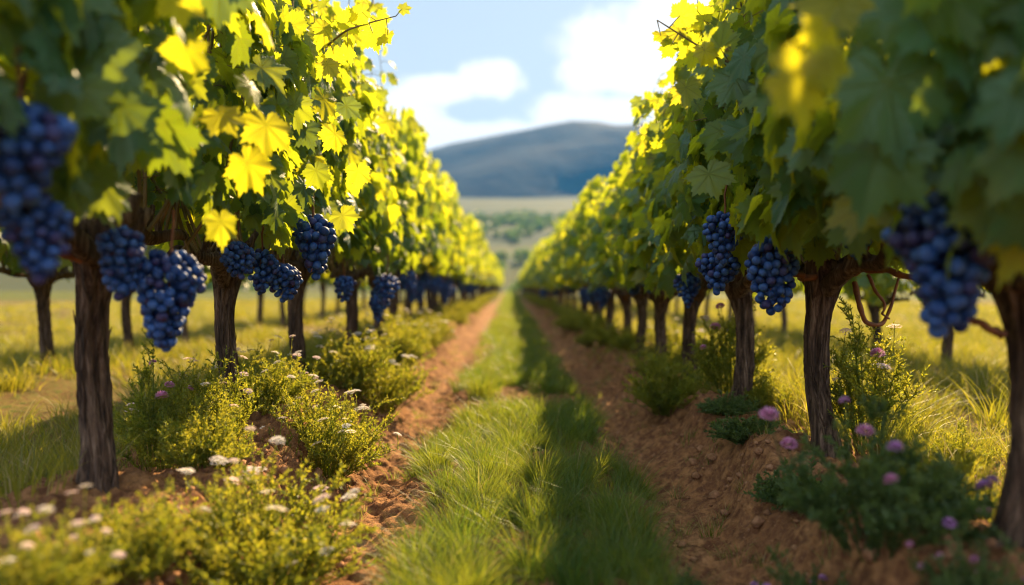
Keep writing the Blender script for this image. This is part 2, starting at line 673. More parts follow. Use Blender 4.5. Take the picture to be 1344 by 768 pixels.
tag(fw, 'dark belts of woodland across the hazy valley below the hill', 'woods', kind='stuff')

# air
bpy.ops.mesh.primitive_cube_add(size=1, location=(0, 600, 95))
hz = bpy.context.object
hz.name = 'haze'
hz.scale = (2900, 1700, 212)
hz['kind'] = 'stuff'
t = NT('haze_air')
pv = t.node('VolumePrincipled')
pv.inputs['Color'].default_value = (.07, .36, 1.0, 1)
pv.inputs['Density'].default_value = 0.00026
pv.inputs['Anisotropy'].default_value = .3
t.l.new(pv.outputs[0], t.out.inputs['Volume'])
hz.data.materials.clear()
hz.data.materials.append(t.m)


# ------------------------------------------------------------------ vines
def leaf_template(n_ang, rings, teeth):
    """grape leaf: petiole point at the origin, tip along +y, unit length; returns x,y per vertex and faces"""
    th = np.linspace(-PI, PI, n_ang, endpoint=False)
    deg = np.abs(np.degrees(th))
    key_a = [0, 10, 24, 38, 48, 58, 72, 86, 96, 108, 122, 144, 165, 180]
    key_r = [1.06, .88, .71, .82, .97, .83, .65, .70, .80, .67, .54, .58, .44, .10]
    r = np.interp(deg, key_a, key_r)
    env = np.interp(deg, [0, 48, 96, 144, 180], [1.0, .90, .74, .56, .2])
    if teeth:
        r = r + env * .072 * np.where(np.arange(n_ang) % 2 == 0, 1, -1)
        r[n_ang // 2] = 1.16
    V = [np.zeros((1, 2))]
    for f in rings:
        rr = r * f if f == 1 else np.interp(deg, key_a, key_r) * f
        V.append(np.stack([np.sin(th) * rr, np.cos(th) * rr], -1))
    V = np.concatenate(V)
    F3, F4 = [], []
    k = np.arange(n_ang)
    F3 = np.stack([np.zeros(n_ang, int), 1 + k, 1 + (k + 1) % n_ang], -1)
    for j in range(len(rings) - 1):
        a = 1 + j * n_ang + k
        b = 1 + j * n_ang + (k + 1) % n_ang
        F4.append(np.stack([a, a + n_ang, b + n_ang, b], -1))
    return V, F3, (np.concatenate(F4) if F4 else np.zeros((0, 4), int))


LEAF = {'hi': leaf_template(60, (.5, .88, 1), True), 'mid': leaf_template(28, (.6, 1), True), 'lo': leaf_template(14, (1,), False)}


def leaves_mesh(name, P, N, T, S_, R, lod, r_):
    """all leaves of one crown as one mesh"""
    L, F3, F4 = LEAF[lod]
    n, k = len(P), len(L)
    N = norm(N)
    T = norm(T - N * np.sum(T * N, -1, keepdims=True))
    B = np.cross(T, N)
    x, y = L[None, :, 0], L[None, :, 1]
    rr2 = x * x + y * y
    th = np.arctan2(x, y)
    a = r_.uniform(-.12, .20, (n, 1))
    b = r_.uniform(.05, .34, (n, 1))
    c = r_.uniform(.02, .10, (n, 1))
    p = r_.uniform(0, 6.28, (n, 1))
    z = a * np.abs(x) - b * rr2 + c * np.sin(4 * th + p) * rr2 + .05 * np.sin(9 * th + 2 * p) * rr2
    w = r_.uniform(.88, 1.12, (n, 1))
    V = P[:, None, :] + S_[:, None, None] * ((x * w)[:, :, None] * B[:, None, :] + (y + 0 * w)[:, :, None] * T[:, None, :] + z[:, :, None] * N[:, None, :])
    off = (np.arange(n) * k)[:, None, None]
    F = [(F3[None] + off).reshape(-1, 3)]
    if len(F4):
        F.append((F4[None] + off).reshape(-1, 4))
    return np_mesh(name, V.reshape(-1, 3), F, M_LEAF, {'rnd': np.repeat(R, k)}, np.tile(L, (n, 1)), smooth=True)


def make_crown(seed, n_shoot, n_fill, lod, half=.56, top=1.95, size=(.068, .122)):
    """leaf positions of one vine; local frame: origin at trunk base, row along y, both sides in x"""
    r = np.random.default_rng(seed)
    P, N, T, S_, shoots, pet = [], [], [], [], [], []
    for i in range(n_shoot):
        y0 = -half + 2 * half * (i + r.uniform(.2, .8)) / n_shoot
        sd = 1 if r.random() < .5 else -1
        lean = sd * r.uniform(.06, .30)
        dy = r.uniform(-.18, .18)
        hgt = r.uniform(.66, 1.03) * (top - .62)
        if i % 4 == 1 and lod == 'hi':
            hgt = r.uniform(1.04, 1.16) * (top - .62)
        u = np.linspace(0, 1, 24)
        arch = r.uniform(0, .25)
        path = np.stack([lean * np.sin(u * PI * .72) * 1.0 + .03 * np.sin(u * 9 + i), y0 * (1 - .42 * u ** 1.5) + dy * u + .03 * np.cos(u * 8 + i * 2),
                         .62 + hgt * (u - arch * u ** 4 * .4)], -1)
        shoots.append(path)
        nn = int(20 * hgt / 1.3)
        for k in range(2, nn):
            q = path[min(23, int(k / nn * 23))]
            s = 1 if k % 2 else -1
            az = r.uniform(0, 2 * PI)
            outw = np.array([sd * .9 + .5 * math.cos(az), .9 * math.sin(az), 0])
            pos = q + outw * r.uniform(.03, .10)
            tt = k / nn
            P.append(pos)
            pet.append((q, pos))
            N.append(outw * .8 + np.array([0, r.normal(0, .8), r.uniform(.0, .9)]) + r.normal(0, .35, 3))
            T.append(outw * .5 + np.array([0, 0, -r.uniform(.2, 1.2)]) + r.normal(0, .45, 3))
            S_.append(r.uniform(*size) * (1.05 - .55 * max(0, tt - .55) / .45))
    for i in range(n_fill):
        z = r.uniform(.58, top - .10)
        y = r.uniform(-half - .06, half + .06) * (1 - .42 * ((z - .58) / (top - .58)) ** 1.5)
        f = np.interp(z, [.58, .85, 1.3, top], [.26, .36, .31, .13])
        f *= .8 + .45 * float(vnoise(np.array(y * 3.1 + seed), np.array(z * 3.1), 3))
        sd = 1 if r.random() < .5 else -1
        dep = r.uniform(.72, 1.05)
        bot = .60 + .16 * float(vnoise(np.array(y * 4.0 + seed * 3), np.array(sd * 2.0), 8))
        if z < bot:
            continue
        P.append(np.array([sd * f * dep, y, z]))
        N.append(np.array([sd * .75, r.choice((-1, 1)) * abs(r.normal(.45, .5)), r.uniform(-.2, .8)]) + r.normal(0, .2, 3))
        T.append(np.array([sd * .25, r.normal(0, .45), -1.0]) + r.normal(0, .25, 3))
        S_.append(r.uniform(*size))
    P, N, T, S_ = map(np.array, (P, N, T, S_))
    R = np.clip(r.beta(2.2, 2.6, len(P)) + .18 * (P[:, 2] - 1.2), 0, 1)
    me = leaves_mesh('foliage', P, N, T, S_, R, lod, r)
    return me, shoots, pet


def shoots_mesh(shoots, sides, step, pet):
    a = Acc()
    for q, p in pet:
        V, F = tube(np.array([q, (q + p) / 2 + [0, 0, .012], p]), [.0024, .002, .0016], 3, cap=False)
        a.add(V, F)
    for p in shoots:
        p = p[::step]
        V, F = tube(p, np.linspace(.0065, .002, len(p)), sides)
        a.add(V, F)
    return a.mesh('shoot', M_SHOOT)


def trunk_mesh(seed, sides, n, r0=.039):
    r = np.random.default_rng(seed)
    u = np.linspace(0, 1, n)
    px, py = r.uniform(0, 6, 2)
    bend = r.uniform(-.022, .022, 2)
    P = np.stack([.015 * np.sin(u * 6 + px) - .015 * math.sin(px) + bend[0] * u, .018 * np.sin(u * 5 + py) - .018 * math.sin(py) + bend[1] * u * 1.5, -.12 + u * .76], -1)
    rad = r0 * (1.0 + .30 * np.exp(-((u - .12) / .10) ** 2) - .10 * np.sin(u * 3) + .55 * sstep(.72, .95, u) - .55 * sstep(.955, 1.0, u))
    tw = r.uniform(-1.5, 1.5)
    ph = r.uniform(0, 6, 4)

    def ridge(i, a):
        b = a + tw * u[i] + .25 * math.sin(u[i] * 9 + ph[0])
        f = 1 + .11 * np.sin(3 * b + ph[1] + 2 * u[i]) + .07 * np.sin(7 * b + ph[2] + 5 * u[i])
        if sides > 16:
            f += .075 * (np.abs(np.sin(6.5 * b + ph[3] + 1.5 * math.sin(u[i] * 14))) - .5) * 2 * 1.1
            f += .09 * (vnoise(np.cos(b) * 7 + 20, np.sin(b) * 7 + u[i] * 9 + seed * 3, 2) - .5)
            f += .06 * (vnoise(np.cos(b) * 18 + 40, np.sin(b) * 18 + u[i] * 16, 4) - .5)
        return f
    a = Acc()
    V, F = tube(P, rad, sides, ridge)
    a.add(V, F)
    if sides > 16:      # loose strips of peeling bark
        for k in range(46):
            i0 = int(r.uniform(.10, .78) * n)
            ln = int(r.uniform(.08, .30) * n)
            i1 = min(n - 3, i0 + ln)
            b0 = r.uniform(0, 2 * PI)
            m = 10
            ii = np.linspace(i0, i1, m)
            w = np.linspace(0, 1, m)
            path = []
            for q, ww in zip(ii, w):
                j = int(q)
                f = ridge(j, np.array([b0]))[0]
                lift = .0005 + .006 * max(0, ww - .75) * 4 * r.uniform(.2, 1.0)
                rr_k = rad[j] * f + lift
                bb = b0 + .12 * math.sin(ww * 5 + k)
                path.append([P[j, 0] - rr_k * math.sin(bb) * 0 + rr_k * math.cos(bb + PI / 2), P[j, 1] + rr_k * math.sin(bb + PI / 2), P[j, 2]])
            V, F = tube(np.array(path), r.uniform(.0022, .0055) * np.sin(np.linspace(.35, PI - .25, m)), 5)
            a.add(V, F)
    # gnarled stubs around the head
    for k in range(7 if sides > 16 else 3):
        az = r.uniform(0, 2 * PI)
        st = P[int(n * r.uniform(.82, .96))]
        d = np.array([math.cos(az), math.sin(az), r.uniform(.1, .9)])
        m = 7
        w = np.linspace(0, 1, m)[:, None]
        path = st + d * w * r.uniform(.08, .15) + np.array([0, 0, .05]) * w ** 2
        V, F = tube(path, np.linspace(.03, .012, m) * r.uniform(.7, 1.1), max(6, sides // 3), lambda i, an: 1 + .15 * np.sin(3 * an + i))
        a.add(V, F)
    return a.mesh('trunk', M_BARK), P[int(n * .9)]


def cordon_mesh(seed, sgn, sides):
    r = np.random.default_rng(seed)
    m = 16
    w = np.linspace(0, 1, m)
    P = np.stack([.02 * np.sin(w * 7 + seed), sgn * (.02 + .50 * w), .545 + .075 * np.sin(w * 2.2) + .012 * np.sin(w * 11 + seed)], -1)
    a = Acc()
    V, F = tube(P, np.linspace(.032, .013, m), sides, lambda i, an: 1 + .12 * np.sin(3 * an + i * .6) + .06 * np.sin(5 * an - i))
    a.add(V, F)
    for k in range(5):
        q = P[3 + k * 2]
        V, F = tube(q + np.linspace(0, 1, 5)[:, None] * np.array([r.uniform(-.04, .04), r.uniform(-.03, .03), r.uniform(.05, .09)]), np.linspace(.013, .007, 5), 6)
        a.add(V, F)
    return a.mesh('cordon_arm', M_BARK)


NEAR_CROWNS = [make_crown(100 + i, 15, 640, 'hi', size=(.048, .092)) for i in range(3)] + [make_crown(110 + i, 13, 390, 'hi', size=(.066, .118)) for i in range(3)]
MID_CROWNS = [make_crown(200 + i, 14, 520, 'mid', size=(.055, .10)) for i in range(3)] + [make_crown(210 + i, 12, 250, 'mid', size=(.06, .108)) for i in range(3)]
FAR_CROWNS = [make_crown(300 + i, 12, 330, 'lo', size=(.085, .135)) for i in range(3)] + [make_crown(310 + i, 10, 170, 'lo', size=(.085, .13)) for i in range(3)]
NEAR_TRUNKS = [trunk_mesh(400 + i, 56, 90)[0] for i in range(4)]
FAR_TRUNKS = [trunk_mesh(420 + i, 10, 14)[0] for i in range(3)]
NEAR_SHOOTS = [shoots_mesh(c[1], 6, 1, c[2]) for c in NEAR_CROWNS]
MID_SHOOTS = [shoots_mesh(c[1], 4, 3, c[2]) for c in MID_CROWNS]
CORDONS = [[cordon_mesh(500 + i, s, 14) for s in (1, -1)] for i in range(3)]

near_labels_l = [
    None,
    'thick blurred grape vine with a large low bunch, first trunk of the left row',
    'sharp twisted grape vine behind the white flowered bushes, second trunk of the left row',
    'straight grape vine with a hanging sharp blue bunch, third trunk of the left row',
    'slim grape vine behind the white yarrow clump, fourth trunk of the left row',
    'soft focus grape vine, fifth trunk of the left row',
    'soft focus grape vine, sixth trunk of the left row',
]
near_labels_r = [
    None,
    'dark blurred grape vine at the right edge with a thick shaded trunk',
    'sharp grape vine with dry reddish canes standing on a bare soil mound',
    'dark trunked grape vine behind the low creepers on the bank, third of the right row',
    'grape vine behind the round green bush, fourth trunk of the right row',
    'soft focus grape vine, fifth trunk of the right row',
    'soft focus grape vine, sixth trunk of the right row',
]


def vine(i, x, y, side, label, group, lod, flip):
    r = np.random.default_rng(int(9000 + i * 7 + (0 if x < 0 else 3000) + abs(x) * 100))
    z = float(base_z(x, y))
    sc = r.uniform(.93, 1.06)
    t = thing('grape_vine', label, 'grape vine', (x + r.uniform(-.03, .03), y + r.uniform(-.04, .04), z), PI if flip else 0, group, sc)
    t.scale.z = sc * (r.uniform(1.02, 1.12) if x < 0 else r.uniform(.98, 1.04) if i < 3 else r.uniform(.80, 1.0))
    k = int(r.integers(0, 97))
    if lod == 'near':
        obj('trunk', NEAR_TRUNKS[k % 4], t, rot=(0, 0, r.uniform(0, .5)))
        kc = k % 3 + (0 if x < 0 else 3)
        obj('foliage', NEAR_CROWNS[kc][0], t)
        obj('shoot', NEAR_SHOOTS[kc], t)
        for s in range(2):
            obj('cordon_arm', CORDONS[k % 3][s], t)
    elif lod == 'mid':
        obj('trunk', NEAR_TRUNKS[k % 4], t, rot=(0, 0, r.uniform(0, 6)))
        kc = k % 3 + (0 if x < 0 else 3)
        obj('foliage', MID_CROWNS[kc][0], t)
        obj('shoot', MID_SHOOTS[kc], t)
        for s in range(2):
            obj('cordon_arm', CORDONS[k % 3][s], t)
    else:
        obj('trunk', FAR_TRUNKS[k % 3], t, rot=(0, 0, r.uniform(0, 6)))
        obj('foliage', FAR_CROWNS[k % 3 + (0 if x < 0 else 3)][0], t)
    return t


for side, ylist, labs, nm in ((-1, L_Y, near_labels_l, 'left'), (1, R_Y, near_labels_r, 'right')):
    for i, y in enumerate(ylist):
        if y > 78:
            break
        lod = 'near' if y < 5.2 else ('mid' if y < 13 else 'far')
        if i == 0:
            lb = 'out of focus grape vine overhanging the %s edge of the picture' % nm
        elif i < len(labs):
            lb = labs[i]
        elif y < 14:
            lb = 'blurred grape vine in the middle stretch of the %s row' % nm
        else:
            lb = 'tiny blurred grape vine far down the %s row' % nm
        vine(i, side * ROW, y, side, lb, 'grape vines of the %s row' % nm, lod, bool((i * 5 + 1) % 3 == 0))
for x in ROWS_OUT:
    nm = 'left' if x < 0 else 'right'
    for i in range(0, 34):
        y = 3.1 + 1.15 * i + (.35 if x > 0 else 0)
        vine(200 + i, x, y, 0, 'blurred thin grape vine in the background row beyond the %s row' % nm,
             'grape vines of the background row on the %s' % nm, 'mid' if y < 7 else 'far', bool(i % 2))


# ------------------------------------------------------------------ grape bunches
def berry_mesh(seed, seg=14, ring=9):
    r = np.random.default_rng(seed)
    th = np.linspace(0, PI, ring + 1)
    ph = np.linspace(0, 2 * PI, seg, endpoint=False)
    V = [[0, 0, 1.0]]
    for a in th[1:-1]:
        for b in ph:
            V.append([math.sin(a) * math.cos(b), math.sin(a) * math.sin(b), math.cos(a)])
    V.append([0, 0, -1.0])
    V = np.array(V) * np.array([1, r.uniform(.95, 1.0), r.uniform(1.0, 1.08)])
    k = np.arange(seg)
    F3 = [np.stack([np.zeros(seg, int), 1 + k, 1 + (k + 1) % seg], -1)]
    F4 = []
    for j in range(ring - 2):
        a = 1 + j * seg + k
        b = 1 + j * seg + (k + 1) % seg
        F4.append(np.stack([a, a + seg, b + seg, b], -1))
    e = len(V) - 1
    j = ring - 2
    F3.append(np.stack([1 + j * seg + (k + 1) % seg, 1 + j * seg + k, np.full(seg, e)], -1))
    return V, [np.concatenate(F3), np.concatenate(F4)]


BV, BF = berry_mesh(1)
BERRY_R = .0143


def berry_me(i):
    V, F = berry_mesh(i, 18, 11)
    return np_mesh('grape', V * BERRY_R, F, M_GRAPE, {'rnd': np.full(len(V), i * .137)})


BERRIES = [berry_me(i) for i in range(4)]


def bunch_points(seed, length, width):
    """berry centres of a hanging bunch, origin at its top, going down -z; outer skin then inner"""
    r = np.random.default_rng(seed)
    pts = []
    sh = r.uniform(-.15, .15)

    def R(t):
        return width * .5 * np.interp(t, [0, .08, .25, .5, .8, 1.0], [.35, .72, 1.0, .82, .52, .2]) - BERRY_R * .6
    mind = BERRY_R * 1.66
    tries = 0
    while tries < 5200:
        tries += 1
        t = r.uniform(0, 1)
        a = r.uniform(0, 2 * PI)
        rr = max(0.002, R(t) * (r.uniform(.86, 1.08)))
        if r.random() > (rr + .01) / (width * .5):
            continue
        lump = 1 + .16 * math.sin(2 * a + sh * 20 + t * 5)
        p = np.array([rr * math.cos(a) * lump + sh * length * t * .3, rr * math.sin(a) * lump, -.03 - t * (length - .03)])
        if all(np.sum((p - q) ** 2) > mind * mind for q in pts):
            pts.append(p)
    outer = np.array(pts)
    inner = []
    for i in range(int(len(outer) * .5)):
        t = r.uniform(0.05, .9)
        a = r.uniform(0, 2 * PI)
        rr = max(0, R(t) - BERRY_R * 1.6) * r.uniform(.3, 1)
        inner.append([rr * math.cos(a) + sh * length * t * .3, rr * math.sin(a), -.035 - t * (length - .04)])
    return outer, np.array(inner)


def mass(points, r, n_seg=None):
    a = Acc()
    for p in points:
        a.add(BV * BERRY_R * r.uniform(.88, 1.08) + p, BF, r.uniform(0, 1))
    return a.mesh('grapes', M_GRAPE)


def stalk(length):
    a = Acc()
    V, F = tube(np.array([[0, 0, .09], [.006, .003, .05], [0, 0, 0], [.002, 0, -length * .5], [0, 0, -length * .9]]), [.004, .004, .0045, .003, .0015], 7)
    a.add(V, F)
    for k in range(6):
        z = -.03 - k * length * .13
        an = k * 2.4
        V, F = tube(np.array([[0, 0, z], [.02 * math.cos(an), .02 * math.sin(an), z - .01], [.035 * math.cos(an), .035 * math.sin(an), z - .03]]), [.002, .0016, .001], 5)
        a.add(V, F)
    return a.mesh('stem', M_CANE)


KINDS = []
for sd, ln, wd in ((1, .26, .165), (2, .22, .14), (3, .30, .185), (4, .19, .15)):
    o_, i_ = bunch_points(sd, ln, wd)
    KINDS.append((o_, i_, ln, stalk(ln), mass(np.concatenate([o_, i_]), np.random.default_rng(sd))))


def bunch(px, py, d, kind, label, scale=1.0, hero=True, group='blue grape bunches of the near vines', seed=0):
    """px, py: top of the bunch"""
    loc = Vector(at(px, py, d))
    o_, i_, ln, st, whole = KINDS[kind]
    r = np.random.default_rng(1000 + seed + int(px) * 3)
    rz = r.uniform(0, 2 * PI)
    t = thing('grape_bunch', label, 'grape bunch', loc, rz, group, scale)
    t.rotation_euler = (r.uniform(-.07, .07), r.uniform(-.07, .07), rz)
    obj('stem', st, t)
    if hero:
        view = np.array([-loc.x, -loc.y, 0])
        view /= np.linalg.norm(view)
        c, s = math.cos(-rz), math.sin(-rz)
        v = np.array([view[0] * c - view[1] * s, view[0] * s + view[1] * c, 0])
        cen = np.array([o_[:, 0].mean(), o_[:, 1].mean(), 0])
        sc = (o_ - cen) @ v
        order = np.argsort(-sc)
        front, rest = o_[order[:82]], o_[order[82:]]
        for p in front:
            q = r.uniform(.78, 1.12)
            obj('grape', BERRIES[int(r.integers(0, 4))], t, p, (r.uniform(0, 6), r.uniform(0, 6), 0), (q, q, q))
        b = obj('grapes', mass(np.concatenate([rest, i_]), r), t)
        b['kind'] = 'stuff'
    else:
        obj('grapes', whole, t)
    return t


# (top x, top y, depth, kind, scale, label)
for n_, (px, py, d, k, sc, lb) in enumerate([
    (1012, 303, 2.42, 0, 1.02, 'sharp blue grape bunch hanging left of the dry reddish canes'),
    (952, 272, 2.75, 1, .95, 'narrow grape bunch tucked under leaves above the sharp right bunch'),
    (946, 322, 2.95, 3, 1.0, 'shaded grape bunch low between the sharp bunch and the next trunk'),
    (902, 352, 3.9, 1, .9, 'small blurred grape bunch hanging beside the fourth trunk on the right'),
    (855, 338, 4.6, 1, .9, 'small blurred grape bunch near the fifth trunk on the right'),
    (1125, 290, 2.35, 3, .62, 'small dark grape bunch half hidden above the dry reddish canes'),
    (1243, 236, 1.46, 0, 1.16, 'large blurred grape bunch in the shade at the right edge'),
    (411, 275, 3.02, 1, 1.22, 'sharp long grape bunch hanging beside the third trunk on the left'),
    (372, 340, 3.05, 3, .9, 'short grape bunch in leaf shade just left of the sharp long one'),
    (345, 322, 2.95, 1, .85, 'partly hidden grape bunch over the second trunk of the left row'),
    (312, 312, 2.65, 3, .75, 'small lit grape bunch beside bright yellow leaves on the left'),
    (326, 245, 2.7, 3, .50, 'tiny grape cluster peeking between bright yellow leaves on the left'),
    (226, 318, 1.95, 2, .92, 'large rim lit blurred grape bunch hanging lowest on the left'),
    (158, 288, 1.86, 1, .86, 'dark blurred grape bunch just above the lowest left one'),
    (45, 240, 1.42, 1, .82, 'blurred grape bunch below the big dark one at the left edge'),
    (30, 118, 1.32, 3, 1.08, 'big dark out of focus grape bunch at the left edge'),
    (508, 355, 4.7, 1, 1.05, 'blurred grape bunch hanging beyond the white yarrow clump'),
    (452, 358, 4.2, 3, .85, 'blurred grape bunch by the fourth trunk of the left row'),
]):
    bunch(px, py, d, k, lb, sc, True, seed=n_)
rr_ = np.random.default_rng(77)
for side, ylist, nm in ((-1, L_Y, 'left'), (1, R_Y, 'right')):
    for y in ylist:
        if y < 5 or y > 22:
            continue
        for k in range(2 if y < 12 else 1):
            d = y + rr_.uniform(-.4, .4)
            x = side * (ROW - rr_.uniform(.12, .24))
            z = .60 + rr_.uniform(-.05, .26)
            t = bunch(670 + x / d * FPX, 375 - (z - EYE) / d * FPX, d, int(rr_.integers(0, 4)),
                      'small blurred grape bunch farther down the %s row' % nm, rr_.uniform(.8, 1.0), False,
                      'far grape bunches of the %s row' % nm)

# dry reddish canes twisting out of the sharp right vine
def cane(points, r0, r1, n=40, wig=.006, seed=0):
    P = np.array(points, float)
    tt = np.linspace(0, len(P) - 1, n)
    Q = np.stack([np.interp(tt, range(len(P)), P[:, i]) for i in range(3)], -1)
    for _ in range(4):
        Q[1:-1] = (Q[:-2] + 2 * Q[1:-1] + Q[2:]) / 4
    r = np.random.default_rng(seed)
    Q += wig * np.sin(np.linspace(0, 22, n))[:, None] * r.normal(0, .6, 3)
    return tube(Q, np.linspace(r0, r1, n), 8, lambda i, a: 1 + .12 * np.sin(2 * a + i))


vines = [o for o in bpy.data.objects if o.name.startswith('grape_vine')]


def nearest_vine(x, y):
    return min(vines, key=lambda o: (o.location.x - x) ** 2 + (o.location.y - y) ** 2)


def add_canes(vx, vy, specs):
    t = nearest_vine(vx, vy)
    inv_rz = -t.rotation_euler.z
    for i, (pts, r0, r1) in enumerate(specs):
        P = []
        for (px, py, d) in pts:
            w = Vector(at(px, py, d)) - t.location
            c, s = math.cos(inv_rz), math.sin(inv_rz)
            P.append(((w.x * c - w.y * s) / t.scale.x, (w.x * s + w.y * c) / t.scale.x, w.z / t.scale.x))
        V, F = cane(P, r0, r1, seed=i)
        a = Acc()
        a.add(V, F)
        obj('cane', a.mesh('cane', M_CANE), t)


add_canes(ROW, R_Y[2], [
    ([(1100, 372, 2.6), (1130, 360, 2.5), (1165, 362, 2.4), (1215, 378, 2.3)], .017, .008),
    ([(1122, 378, 2.55), (1128, 405, 2.5), (1136, 430, 2.5), (1160, 432, 2.5), (1170, 408, 2.5), (1180, 372, 2.5)], .010, .004),
    ([(1140, 368, 2.5), (1150, 390, 2.47), (1163, 405, 2.45), (1158, 418, 2.45), (1168, 424, 2.45)], .006, .003),
    ([(1085, 370, 2.6), (1055, 372, 2.52), (1035, 362, 2.45)], .014, .006),
    ([(1100, 350, 2.6), (1112, 365, 2.52), (1128, 352, 2.5), (1140, 335, 2.5)], .012, .006),
])
add_canes(ROW, R_Y[1], [
    ([(1318, 450, 1.62), (1290, 435, 1.62), (1262, 424, 1.64), (1228, 412, 1.68)], .010, .004),
])
add_canes(-ROW, L_Y[1], [
    ([(110, 372, 2.0), (75, 360, 1.95), (40, 345, 1.9), (-10, 325, 1.85)], .016, .009),
])



def to_local(t, w):
    c, s = math.cos(-t.rotation_euler.z), math.sin(-t.rotation_euler.z)
    w = Vector(w) - t.location
    return np.array([w.x * c - w.y * s, w.x * s + w.y * c, w.z]) / t.scale.x


def add_leaves(vx, vy, specs, seed):
    """single large leaves and leafy twigs at the outside of a near vine: (x, y, depth, size, facing az, tip tilt, tone)"""
    t = nearest_vine(vx, vy)
    r = np.random.default_rng(seed)
    P, N, T, S_, Rr = [], [], [], [], []
    rz = -t.rotation_euler.z
    rot = np.array([[math.cos(rz), -math.sin(rz), 0], [math.sin(rz), math.cos(rz), 0], [0, 0, 1]])
    for (px, py, d, size, az, tilt, tone) in specs:
        P.append(to_local(t, at(px, py, d)))
        v = np.array([math.sin(math.radians(az)), -math.cos(math.radians(az)), .25]) + r.normal(0, .28, 3)
        N.append(rot @ v)
        tl = math.radians(tilt)
        tl += r.normal(0, .35)
        T.append(rot @ np.array([math.sin(tl), 0.05, -math.cos(tl)]))
        S_.append(size / t.scale.x)
        Rr.append(tone)
    me = leaves_mesh('foliage', np.array(P), np.array(N), np.array(T), np.array(S_), np.array(Rr), 'hi', r)
    obj('foliage', me, t)


def add_twig(vx, vy, pts, nleaf, size, seed):
    t = nearest_vine(vx, vy)
    r = np.random.default_rng(seed)
    P = np.array([to_local(t, at(*p)) for p in pts])
    u = np.linspace(0, len(P) - 1, 30)
    Q = np.stack([np.interp(u, range(len(P)), P[:, i]) for i in range(3)], -1)
    for _ in range(5):
        Q[1:-1] = (Q[:-2] + 2 * Q[1:-1] + Q[2:]) / 4
    a = Acc()
    V, F = tube(Q, np.linspace(.005, .0018, 30), 6)
    a.add(V, F)
    rz = -t.rotation_euler.z
    rot = np.array([[math.cos(rz), -math.sin(rz), 0], [math.sin(rz), math.cos(rz), 0], [0, 0, 1]])
    LP, N, T, S_ = [], [], [], []
    for k in range(nleaf):
        f = (k + 1) / nleaf
        q = Q[min(29, int(f * 29))]
        dv = rot @ np.array([r.uniform(-1, 1), r.uniform(-.6, .6), (1 if k % 2 else -1) * r.uniform(.3, 1)])
        p = q + norm(dv) * size * r.uniform(.4, .8)
        V, F = tube(np.array([q, (p + q) / 2, p]), [.002, .0016, .0014], 4, cap=False)
        a.add(V, F)
        LP.append(p)
        N.append(rot @ np.array([r.normal(0, .5), -1, r.normal(.2, .4)]))
        T.append(dv + np.array([0, 0, -.4]))
        S_.append(size * r.uniform(.75, 1.15) * (1.1 - .55 * f))
    obj('shoot', a.mesh('shoot', M_SHOOT), t)
    obj('foliage', leaves_mesh('foliage', np.array(LP), np.array(N), np.array(T), np.array(S_), r.uniform(.5, 1, nleaf), 'hi', r), t)


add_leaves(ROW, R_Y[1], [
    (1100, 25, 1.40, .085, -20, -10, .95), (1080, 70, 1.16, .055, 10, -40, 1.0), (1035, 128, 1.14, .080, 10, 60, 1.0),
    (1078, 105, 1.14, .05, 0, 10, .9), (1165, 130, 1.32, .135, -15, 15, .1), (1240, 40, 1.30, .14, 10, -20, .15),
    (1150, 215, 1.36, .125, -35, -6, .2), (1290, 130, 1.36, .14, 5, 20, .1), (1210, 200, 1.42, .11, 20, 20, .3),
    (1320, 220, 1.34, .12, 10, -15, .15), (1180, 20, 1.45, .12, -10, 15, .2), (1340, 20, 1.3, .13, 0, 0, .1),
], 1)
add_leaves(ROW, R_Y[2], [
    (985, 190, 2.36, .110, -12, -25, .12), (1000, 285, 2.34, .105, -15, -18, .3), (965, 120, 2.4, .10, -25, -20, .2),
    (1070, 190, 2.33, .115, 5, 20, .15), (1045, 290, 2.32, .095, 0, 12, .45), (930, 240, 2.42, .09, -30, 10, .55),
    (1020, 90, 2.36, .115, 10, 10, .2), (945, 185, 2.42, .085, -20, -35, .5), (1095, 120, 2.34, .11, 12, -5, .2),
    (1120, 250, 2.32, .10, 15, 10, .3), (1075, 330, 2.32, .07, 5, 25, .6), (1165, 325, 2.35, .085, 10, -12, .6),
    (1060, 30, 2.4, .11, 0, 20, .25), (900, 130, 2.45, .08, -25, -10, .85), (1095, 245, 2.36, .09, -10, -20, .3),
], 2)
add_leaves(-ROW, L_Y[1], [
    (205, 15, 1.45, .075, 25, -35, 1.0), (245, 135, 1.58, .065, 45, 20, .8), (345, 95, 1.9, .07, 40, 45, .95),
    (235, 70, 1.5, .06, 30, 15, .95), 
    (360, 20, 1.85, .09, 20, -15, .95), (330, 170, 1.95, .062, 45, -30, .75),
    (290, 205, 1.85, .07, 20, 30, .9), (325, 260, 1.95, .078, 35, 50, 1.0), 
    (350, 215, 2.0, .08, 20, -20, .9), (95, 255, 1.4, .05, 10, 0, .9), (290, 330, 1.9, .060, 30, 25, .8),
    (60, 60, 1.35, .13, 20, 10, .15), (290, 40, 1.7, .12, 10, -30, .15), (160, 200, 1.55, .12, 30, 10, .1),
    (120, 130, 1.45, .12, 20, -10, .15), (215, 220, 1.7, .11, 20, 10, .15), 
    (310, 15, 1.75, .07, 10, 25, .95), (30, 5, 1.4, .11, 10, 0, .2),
], 3)
